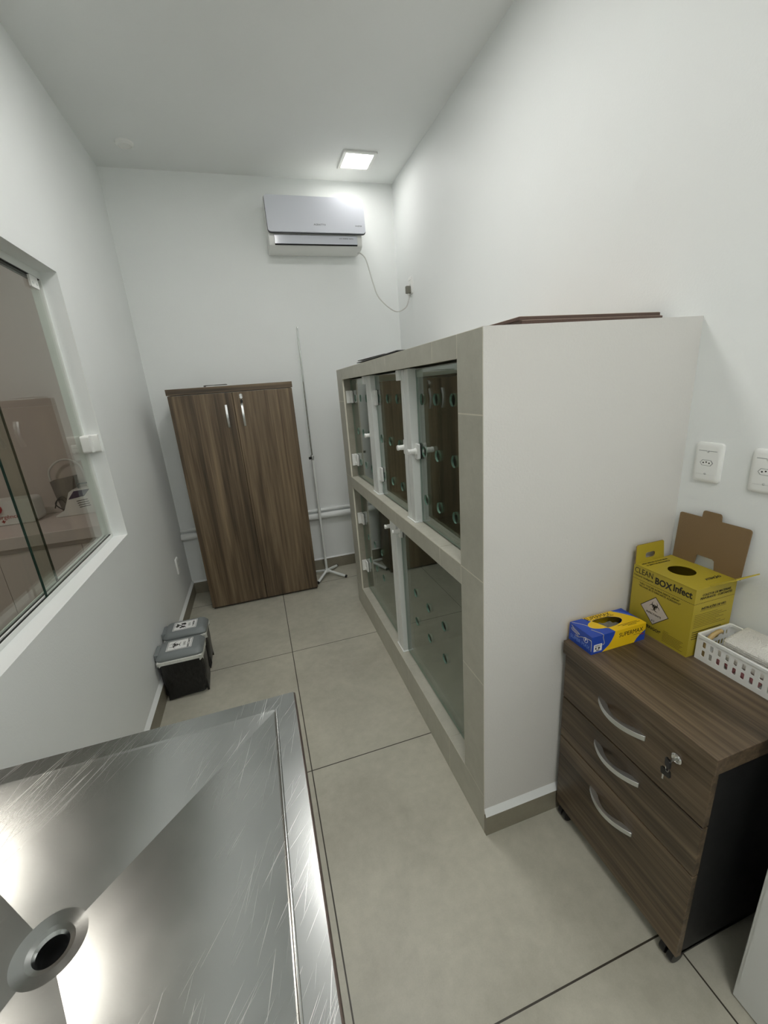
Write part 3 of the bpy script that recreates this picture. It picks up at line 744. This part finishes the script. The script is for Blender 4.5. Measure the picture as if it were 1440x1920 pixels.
for j, (u0, u1) in enumerate(((.56,.92),(.62,.95),(.7,.86))):
    v = .20-.055*j; mb.prism([(GL*u0,GW*v),(GL*u1,GW*v),(GL*u1,GW*(v+.016)),(GL*u0,GW*(v+.016))], ft, .0003, 'ink', c0=.0003)
mb.text('SUPER MAX', lambda a, b, c: fsid(GW*.5+a, GH*.30+b, c), .0165, 'glight', c0=.0002, sx=.95)
mb.prism(ringarc(GW*.74, GH*.62, .0082, .0011, 0, 359, 24), fsid, .0003, 'paper'); mb.text('P', lambda a, b, c: fsid(GW*.74+a, GH*.62+b, c), .011, 'paper', c0=.0002, bold=.0003)
hand = [[(.1,.93),(.22,.82),(.42,.74),(.46,.68),(.30,.70),(.14,.80)], [(.1,.78),(.14,.68),(.36,.60),(.42,.54)], [(.28,.50),(.42,.50),(.6,.66),(.9,.78),(.98,.72),(.99,.2)]]
for h_ in hand: mb.tube(spline([fsid(GW*a, GH*b, .0002) for a, b in h_], 4), .0007, 'gline', 5)
mb.tube(spline([ft(GL*a, GW*b, .0002) for a, b in ((.02,.95),(.10,.78),(.17,.55),(.19,.48))], 4), .0007, 'gline', 5)
mb.tube(spline([ft(GL*.13,GW*.36,.0002), ft(GL*.17,GW*.2,.0002), ft(GL*.2,.0005,.0002), ff(GL*.2,GH*.85,.0002), ff(GL*.23,GH*.5,.0002), ff(GL*.2,GH*.42,.0002)], 4), .0008, 'gline', 5)
mb.tube(spline([ft(GL*.80,GW*.93,.0002), ft(GL*.9,GW*.80,.0002), ft(GL*.97,GW*.55,.0002)], 4), .0006, 'glight', 5)
fl_ = lambda a, b, c=0: ff(GL*.115+a, GH*.33+b, c)
mb.prism(rr(.03, .024, .001), fl_, .0005, 'paper')
for (a, b, w, h) in ((-.0, .008, .022, .0016), (-.002, .0045, .017, .0012), (-.0075, -.0015, .005, .007), (.004, -.0015, .008, .006), (0, -.0085, .012, .003)):
    mb.prism([(a-w/2,b-h/2),(a+w/2,b-h/2),(a+w/2,b+h/2),(a-w/2,b+h/2)], fl_, .0002, 'ink', c0=.0005)
mb.build('carton', gb)
rings = []
for k, (sc, z) in enumerate(((.99, .030), (.95, .040), (.7, .048), (.3, .051))):
    rings.append([(a0+GL*.46+GL*.30*sc*math.cos(2*PI*i/26), b0+GW*.52+GW*.27*sc*math.sin(2*PI*i/26), g0+z+.004*math.sin(i*1.7+k)) for i in range(26)])
MB().loft(rings, 'glove').build('gloves', gb)

# yellow sharps carton -----------------------------------------------------------
yb = thing('sharps_carton', 'yellow sharps disposal carton with raised brown lid flap', 'box', (1.885, -2.68, pz))
q0, q1, r0, r1, s0, s1 = 1.8065, 1.9635, -2.780, -2.5775, pz+.0004, pz+.2195
fL = frame((q0, r1, s0), -Y, Z)       # big face seen from the left, reads towards the viewer
fN = frame((q0, r0, s0), X, Z)        # near face
fT = frame((q0, r0, s1), X, Y)
BW, BD, BH = r1-r0, q1-q0, s1-s0
mb = MB()
mb.prism([(0,0),(BD,0),(BD,BW),(0,BW)], frame((q0,r0,s1-.002), X, Y), .002, 'yellow', holes=[circ(BD*.50, BW*.52, .0365, 30)])
mb.add([fL(0,0),fL(BW,0),fL(BW,BH-.001),fL(0,BH-.001)], [(0,1,2,3)], 'yellow').add([fN(0,0),fN(BD,0),fN(BD,BH-.001),fN(0,BH-.001)], [(0,1,2,3)], 'yellow')
mb.add([(q1,r0,s0),(q1,r1,s0),(q1,r1,s1-.001),(q1,r0,s1-.001)], [(0,1,2,3)], 'yellow').add([(q0,r1,s0),(q1,r1,s0),(q1,r1,s1-.001),(q0,r1,s1-.001)], [(0,1,2,3)], 'yellow')
mb.add([(q0,r0,s0),(q1,r0,s0),(q1,r1,s0),(q0,r1,s0)], [(0,1,2,3)], 'kraft')
def rule(fr, a0_, a1_, b_, h=.0009, k='ink'): mb.prism([(a0_,b_),(a1_,b_),(a1_,b_+h),(a0_,b_+h)], fr, .0002, k)
mb.text('CLEAN', lambda a, b, c: fL(.004+a, BH-.0175+b, c), .0265, 'ink', align='LEFT', sx=.80)
mb.text('BOX', lambda a, b, c: fL(.077+a, BH-.0265+b, c), .029, 'ink', align='LEFT', bold=.0009, sx=.9)
mb.text('Infect', lambda a, b, c: fL(.136+a, BH-.0225+b, c), .030, 'ink', align='LEFT', bold=.0008, sx=.85)
mb.text('Descarte inteligente', lambda a, b, c: fL(.003+a, BH-.034+b, c), .0085, 'ink', align='LEFT')
for i in range(40): rule(fL, BW*i/40, BW*(i+.72)/40, BH-.047, .0012)
for i in range(26): rule(fN, BD*i/26, BD*(i+.72)/26, BH-.047, .0012)
mb.text('"NÃO TOCAR ACIMA DESTA LINHA"', lambda a, b, c: fL(BW*.46+a, BH-.056+b, c), .0082, 'ink')
mb.text('"FECHAR SE O DESCARTE AGRESSIVO"', lambda a, b, c: fL(BW*.47+a, BH-.065+b, c), .0082, 'ink')
dm = lambda s_: [(0,s_),(-s_,0),(0,-s_),(s_,0)]
fd = lambda a, b, c=0: fL(BW*.43+a, BH*.42+b, c)
mb.prism(dm(.049), fd, .0002, 'ink').prism(dm(.046), fd, .0003, 'pinklabel')
biohazard(mb, lambda a, b, c=0: fd(a, b+.014, c), .018, 'ink', .0003)
mb.text('INFECTANTE', lambda a, b, c: fd(a, b-.012, c), .0088, 'ink', c0=.0003); mb.text('6.2', lambda a, b, c: fd(a, b-.034, c), .009, 'ink', c0=.0003)
mb.text('"PERIGO!"', lambda a, b, c: fL(BW*.43+a, BH*.135+b, c), .0135, 'ink', bold=.0003)
rule(fL, BW*.62, BW*.70, BH*.20)
for i in range(7): rule(fL, BW*.61, BW*(.93-.02*(i % 3)), BH*.175-i*.0048)
mb.text('COLETOR DE MATERIAIS', lambda a, b, c: fN(BD*.52+a, BH-.022+b, c), .0098, 'ink', bold=.0002)
mb.text('PERFURANTE - CORTANTES', lambda a, b, c: fN(BD*.52+a, BH-.032+b, c), .0098, 'ink', bold=.0002)
mb.text('INSTRUÇÕES DE USO', lambda a, b, c: fN(BD*.5+a, BH-.066+b, c), .0098, 'ink', bold=.0003); rule(fN, BD*.18, BD*.82, BH-.073)
for i in range(8): rule(fN, BD*.06, BD*(.62+.3*((i*7) % 5)/5), BH-.084-i*.0058)
for i in range(4): rule(fN, BD*.06, BD*.78, BH*.36-i*.0075, .0022)
mb.text('ATENÇÃO', lambda a, b, c: fT(BD*.66+(-b), BW*.16-a*-1*0+a*0+ (0), c) if False else fT(BD*.70-b*0+a*.0+a, BW*.17+b, c), .0125, 'ink', bold=.0004)
mb.text('NÃO DEIXAR ULTRAPASSAR', lambda a, b, c: fT(BD*.42+a, BW*.92+b, c), .0082, 'ink', bold=.0002)
mb.text('O LIMITE DE SEGURANÇA', lambda a, b, c: fT(BD*.42+a, BW*.855+b, c), .0082, 'ink', bold=.0002)
mb.build('carton', yb)
# black block in place of the shade inside the carton
MB().box((q0+.003, r0+.003, s0+.003), (q1-.003, r1-.003, s0+.03), 'hole').build('inner_shade', yb)
# far flap with hand hole (stands up at the far end)
ffl = frame((q0+.0005, r1-.001, s1), X, (0, .04, 1))
MB().prism([(0,0),(.118,0),(.112,.058),(.108,.062),(.004,.062),(0,.058)], ffl, .003, 'yellow', 'kraft', holes=[rr(.038,.018,.007,cx=.058,cy=.022)]).build('handle_flap', yb)
# near flap sticking out towards the right
A, B = Vector((q0+.052, r0+.001, s1-.001)), Vector((q1, r0+.001, s1-.001)); vv = Vector((0, -.050, .037)); tk = Vector((0, .0022, .0026))
Cc, Dd = B+vv+Vector((.004,0,0)), A+vv+Vector((.02,0,0))
MB().add([A,B,Cc,Dd,A+tk,B+tk,Cc+tk,Dd+tk], [(0,3,2,1),(4,5,6,7),(0,1,5,4),(1,2,6,5),(2,3,7,6),(3,0,4,7)], 'yellow').build('side_flap', yb)
# tall brown lid flap against the wall
fb = frame((q1-.002, r1-.004, s1), -Y, (.055, 0, 1))
tab = arc(.095+.024, .150+.012, .008, 90, 0, 4)
poly = [(0,0),(.072,0),(.074,.028),(.078,.032),(.122,.032),(.128,.028),(.132,0),(.206,0)] + arc(.200, .144, .008, 0, 90, 4) + [(.126,.152),(.124,.168)] + arc(.117,.168,.006,0,90,4) + arc(.076,.168,.006,90,180,4) + [(.069,.152)] + arc(.006,.146,.006,90,180,4)
MB().prism(poly, fb, .003, 'kraft', c0=-.003).build('lid_flap', yb)

# basket --------------------------------------------------------------------------
bs = thing('plastic_basket', 'white slotted plastic basket on the near end of the pedestal', 'basket', (1.9, -2.91, pz))
k0, k1, l0, l1, m0, m1 = 1.8295, 1.9600, -3.034, -2.7865, pz+.0005, pz+.080
BL, BB, BHh = l1-l0, k1-k0, m1-m0
mb = MB()
slots_l = [rr(.009,.019,.003,4, cx=.022+i*.0206, cy=z) for i in range(11) for z in (.026,.053)]
slots_s = [rr(.006,.014,.0025,4, cx=c, cy=.056) for c in (.014,.027,.097,.110,.121)] + [rr(.038,.017,.007,5,cx=.062,cy=.054)] + [rr(.008,.018,.003,4,cx=.014+i*.0125,cy=.026) for i in range(9)]
tp = .94
mb.prism([(0,0),(BL,0),(BL,BHh-.006),(0,BHh-.006)], frame((k0+.002, l1, m0), -Y, Z), .0018, 'whitep', holes=slots_l)
mb.prism([(0,0),(BL,0),(BL,BHh-.006),(0,BHh-.006)], frame((k1-.002, l0, m0), Y, Z), .0018, 'whitep', holes=slots_l)
mb.prism([(0,0),(BB,0),(BB,BHh-.006),(0,BHh-.006)], frame((k0, l0+.002, m0), X, Z), .0018, 'whitep', holes=slots_s)
mb.prism([(0,0),(BB,0),(BB,BHh-.006),(0,BHh-.006)], frame((k1, l1-.002, m0), -X, Z), .0018, 'whitep', holes=slots_s)
mb.box((k0+.001, l0+.001, m0), (k1-.001, l1-.001, m0+.002), 'whitep')
rim = rr(BB+.004, BL+.004, .008, 5, (k0+k1)/2, (l0+l1)/2); rin = rr(BB-.008, BL-.008, .006, 5, (k0+k1)/2, (l0+l1)/2)
mb.prism(rim, frame((0,0,m1-.008), X, Y), .008, 'whitep', holes=[rin])
mb.build('shell', bs, .0008)
# things in the basket
def pack(name, label, cat, c, size, rz, tilt, k, group=None, layers=5):
    R = Matrix.Rotation(rz, 3, 'Z') @ Matrix.Rotation(tilt, 3, 'Y'); c = Vector(c); rings = []
    w, d, h = size
    n = layers*2
    for i in range(n+1):
        z = h*i/n; ins = .0025*(i % 2) + (.006 if i in (0, n) else 0)
        pts = rr(w-2*ins, d-2*ins, .008, 4)
        rings.append([c + R @ Vector((x, y, z + .0035*math.sin(x*70+i)*math.cos(y*60))) for x, y in pts])
    return tag(MB().loft(rings, k).build(name, smooth=60), label, cat, group)
pack('paper_packet', 'pale wrapped packet lying under the gauze in the white basket', 'packet', (1.892, -2.890, m0+.032), (.100, .140, .018), .05, -.04, 'wrap', layers=3)
pack('gauze_pad', 'white folded gauze stack on top inside the basket', 'gauze', (1.897, -2.925, m0+.064), (.098, .165, .040), .04, -.14, 'gauze', layers=6)
for i, (y, x) in enumerate(((-2.842,1.852),(-2.872,1.853),(-2.902,1.852),(-2.932,1.853))):
    pack('pink_packet', '%s of four small pink packets seen through the basket slots' % ('farthest', 'second farthest', 'second nearest', 'nearest')[i], 'packet', (x, y, m0+.0035), (.026, .027, .026), .1*i-.15, 0, 'pink', 'pink packets in the basket', 2)
mb = MB().tube(spline([(1.842,-2.806,m0+.008),(1.845,-2.803,m0+.045),(1.862,-2.802,m0+.068),(1.885,-2.803,m0+.079),(1.898,-2.805,m0+.080)],6), [.0065]*24+[.005], 'tan', 10)
tag(mb.build('rubber_strap'), 'tan bent rubber strap at the far left corner of the basket', 'strap')
tag(MB().lathe((1.868, -2.985, m0+.003), Z, [(.022,0),(.022,.072),(.014,.072),(.013,.045),(.013,.01)], 'tapegreen', 26).build('tape_roll'), 'pale green tape roll standing in the near end of the basket', 'tape')

# white side cabinet in the lower right corner -------------------------------------
wc = thing('white_cabinet', 'plain white floor cabinet at the lower right corner', 'cabinet', (1.81, -3.6, 0))
MB().box((1.65, -4.1, .006), (W-.013, -3.131, .86), 'whitelam').build('carcass', wc, .002)
for y0, y1 in ((-3.61, -3.139), (-4.09, -3.62)): MB().box((1.648, y0, .05), (1.65, y1, .85), 'whitelam').build('door', wc)
MB().box((1.64, -4.12, .86), (W-.002, -3.12, .885), 'whitelam').build('cabinet_top', wc, .002)
for y in (-4.05, -3.18):
    for x in (1.70, 1.92): MB().box((x-.02, y-.02, 0), (x+.02, y+.02, .006), 'blackp').build('foot', wc)

# ------------------------------------------------------------------ next room seen through the window
cu = thing('counter_cabinet', 'white counter with plain doors in the next room beyond the window', 'counter', (-1.1, -.3, 0))
MB().box((-2.2, -.6, .775), (-.15, -.002, .85), 'counterw').box((-2.2, -.02, .85), (-.15, -.002, .90), 'counterw').build('worktop', cu, .003)
MB().box((-2.18, -.56, .08), (-.16, -.01, .775), 'counterw').box((-2.18, -.5, 0), (-.16, -.02, .08), 'dkgrey').build('carcass', cu)
for a, b in ((-2.18,-1.82),(-1.816,-1.369),(-1.366,-.9165),(-.9135,-.4655),(-.4625,-.163)): MB().box((a, -.579, .09), (b, -.56, .742), 'counterw').build('door', cu, .0015)
mo = thing('patient_monitor', 'white wedge-shaped monitor with purple screen on the next room counter', 'monitor', (-.57, -.2, .85))
pr = [(-.712,.851),(-.714,.862),(-.655,.893),(-.625,.955),(-.60,1.015),(-.575,1.03),(-.44,1.035),(-.40,1.0),(-.385,.92),(-.38,.851)]
fm = frame((0,-.2,0), X, Z)
mb = MB().prism(pr, fm, .075, 'whitep', c0=-.075)
mb.prism([(-.613,.965),(-.512,.979),(-.468,1.026),(-.568,1.02)], fm, .002, 'purple')
for i in range(4): mb.prism([(-.567+.003*i,.945-.015*i),(-.497+.003*i,.952-.015*i),(-.497+.003*i,.957-.015*i),(-.567+.003*i,.95-.015*i)], fm, .0008, 'ink')
mb.build('housing', mo, .006, 3)
MB().tube([(-.545,-.165,1.022),(-.545,-.165,1.062),(-.43,-.165,1.066),(-.43,-.165,1.03)], .006, 'blackp').build('carry_handle', mo)
fa = thing('first_aid_box', 'white box with red knob and red cross on the next room counter', 'box', (-.95, -.15, .85))
mb = MB().prism(rr(.30, .165, .03, 5, -.955, .934), fm, .13, 'whitep', c0=-.10)
mb.text('Emergência', lambda a, b, c: Vector((-.985+a, -.2305-c, .905+b)), .038, 'redprint')
for w, h in ((.022,.007),(.007,.022)): mb.prism([(-1.0-w/2,.877-h/2),(-1.0+w/2,.877-h/2),(-1.0+w/2,.877+h/2),(-1.0-w/2,.877+h/2)], frame((0,-.2302,0), X, Z), .0006, 'redprint')
mb.build('case', fa, .006, 3)
MB().lathe((-1.02, -.228, .965), -Y, [(.034,0),(.036,.01),(.03,.028),(.012,.034)], 'red', 24).build('knob', fa)
mb = MB().loft([[(-.72,-.105,.99),(-.61,-.105,1.0),(-.6,-.03,1.0),(-.71,-.03,1.0)], [(-.735,-.09,1.085),(-.585,-.09,1.115),(-.58,-.03,1.11),(-.73,-.03,1.09)]], 'fabric')
mb.loft([[(-.70,-.105,.8502),(-.60,-.105,.8502),(-.6,-.03,.8502),(-.7,-.03,.8502)], [(-.72,-.105,.99),(-.61,-.105,1.0),(-.6,-.03,1.0),(-.71,-.03,1.0)]], 'fabric')
tag(mb.build('cloth_cuff', smooth=60), 'grey cloth cuff propped behind the monitor in the next room', 'cuff')
tag(MB().tube(spline([(-.74,-.06,1.09),(-.735,-.05,1.16),(-.68,-.04,1.215),(-.61,-.04,1.225),(-.55,-.04,1.18),(-.53,-.05,1.08),(-.53,-.06,.87)],8), .007, 'cord').build('looped_hose'), 'pale hose looping up behind the monitor in the next room', 'hose')
tag(MB().tube(spline([(-0.740,-.115,.90),(-0.710,-.115,.96),(-0.670,-.115,.975),(-0.650,-.115,.93),(-0.690,-.115,.885),(-0.730,-.115,.93),(-0.690,-.115,.965),(-0.660,-.115,.90),(-0.690,-.115,.856)],6), .004, 'dkgrey').build('coiled_cable'), 'dark coiled cable beside the monitor in the next room', 'cable')
al = bpy.data.lights.new('next_room_fill', 'AREA'); al.shape = 'SQUARE'; al.size = .25; al.energy = 12; al.color = (1, .86, .82)  # unseen fill light added to brighten the next room
ao = bpy.data.objects.new('next_room_fill', al); ao.location = (-1.25, -1.6, H-.01); C.objects.link(ao)

# ------------------------------------------------------------------ camera
yaw, pit, rol, f = .2808, -.2956, -.0761, 773.53
fw = Vector((math.sin(yaw)*math.cos(pit), math.cos(yaw)*math.cos(pit), math.sin(pit)))
r = Vector((math.cos(yaw), -math.sin(yaw), 0)); u = r.cross(fw)
r2 = r*math.cos(rol)+u*math.sin(rol); u2 = -r*math.sin(rol)+u*math.cos(rol)
cm = bpy.data.cameras.new('camera'); co = bpy.data.objects.new('camera', cm); C.objects.link(co)
mt = Matrix((r2, u2, -fw)).transposed().to_4x4(); mt.translation = Vector((.7065, -3.5204, 1.5617)); co.matrix_world = mt
cm.sensor_fit = 'VERTICAL'; cm.sensor_height = 24; cm.lens = f/1920*24; cm.clip_start = .02
sc = bpy.context.scene; sc.camera = co
sc.cycles.diffuse_bounces = 10; sc.cycles.max_bounces = 16; sc.cycles.transparent_max_bounces = 24
w = bpy.data.worlds.new('world'); sc.world = w; w.use_nodes = True
w.node_tree.nodes['Background'].inputs[0].default_value = (.02, .02, .02, 1)
vs = sc.view_settings; vs.view_transform = 'Standard'; vs.look = 'None'; vs.gamma = 1; vs.use_curve_mapping = False; vs.exposure = 0
for o in bpy.data.objects:
    if 'o' in o.keys(): del o['o']
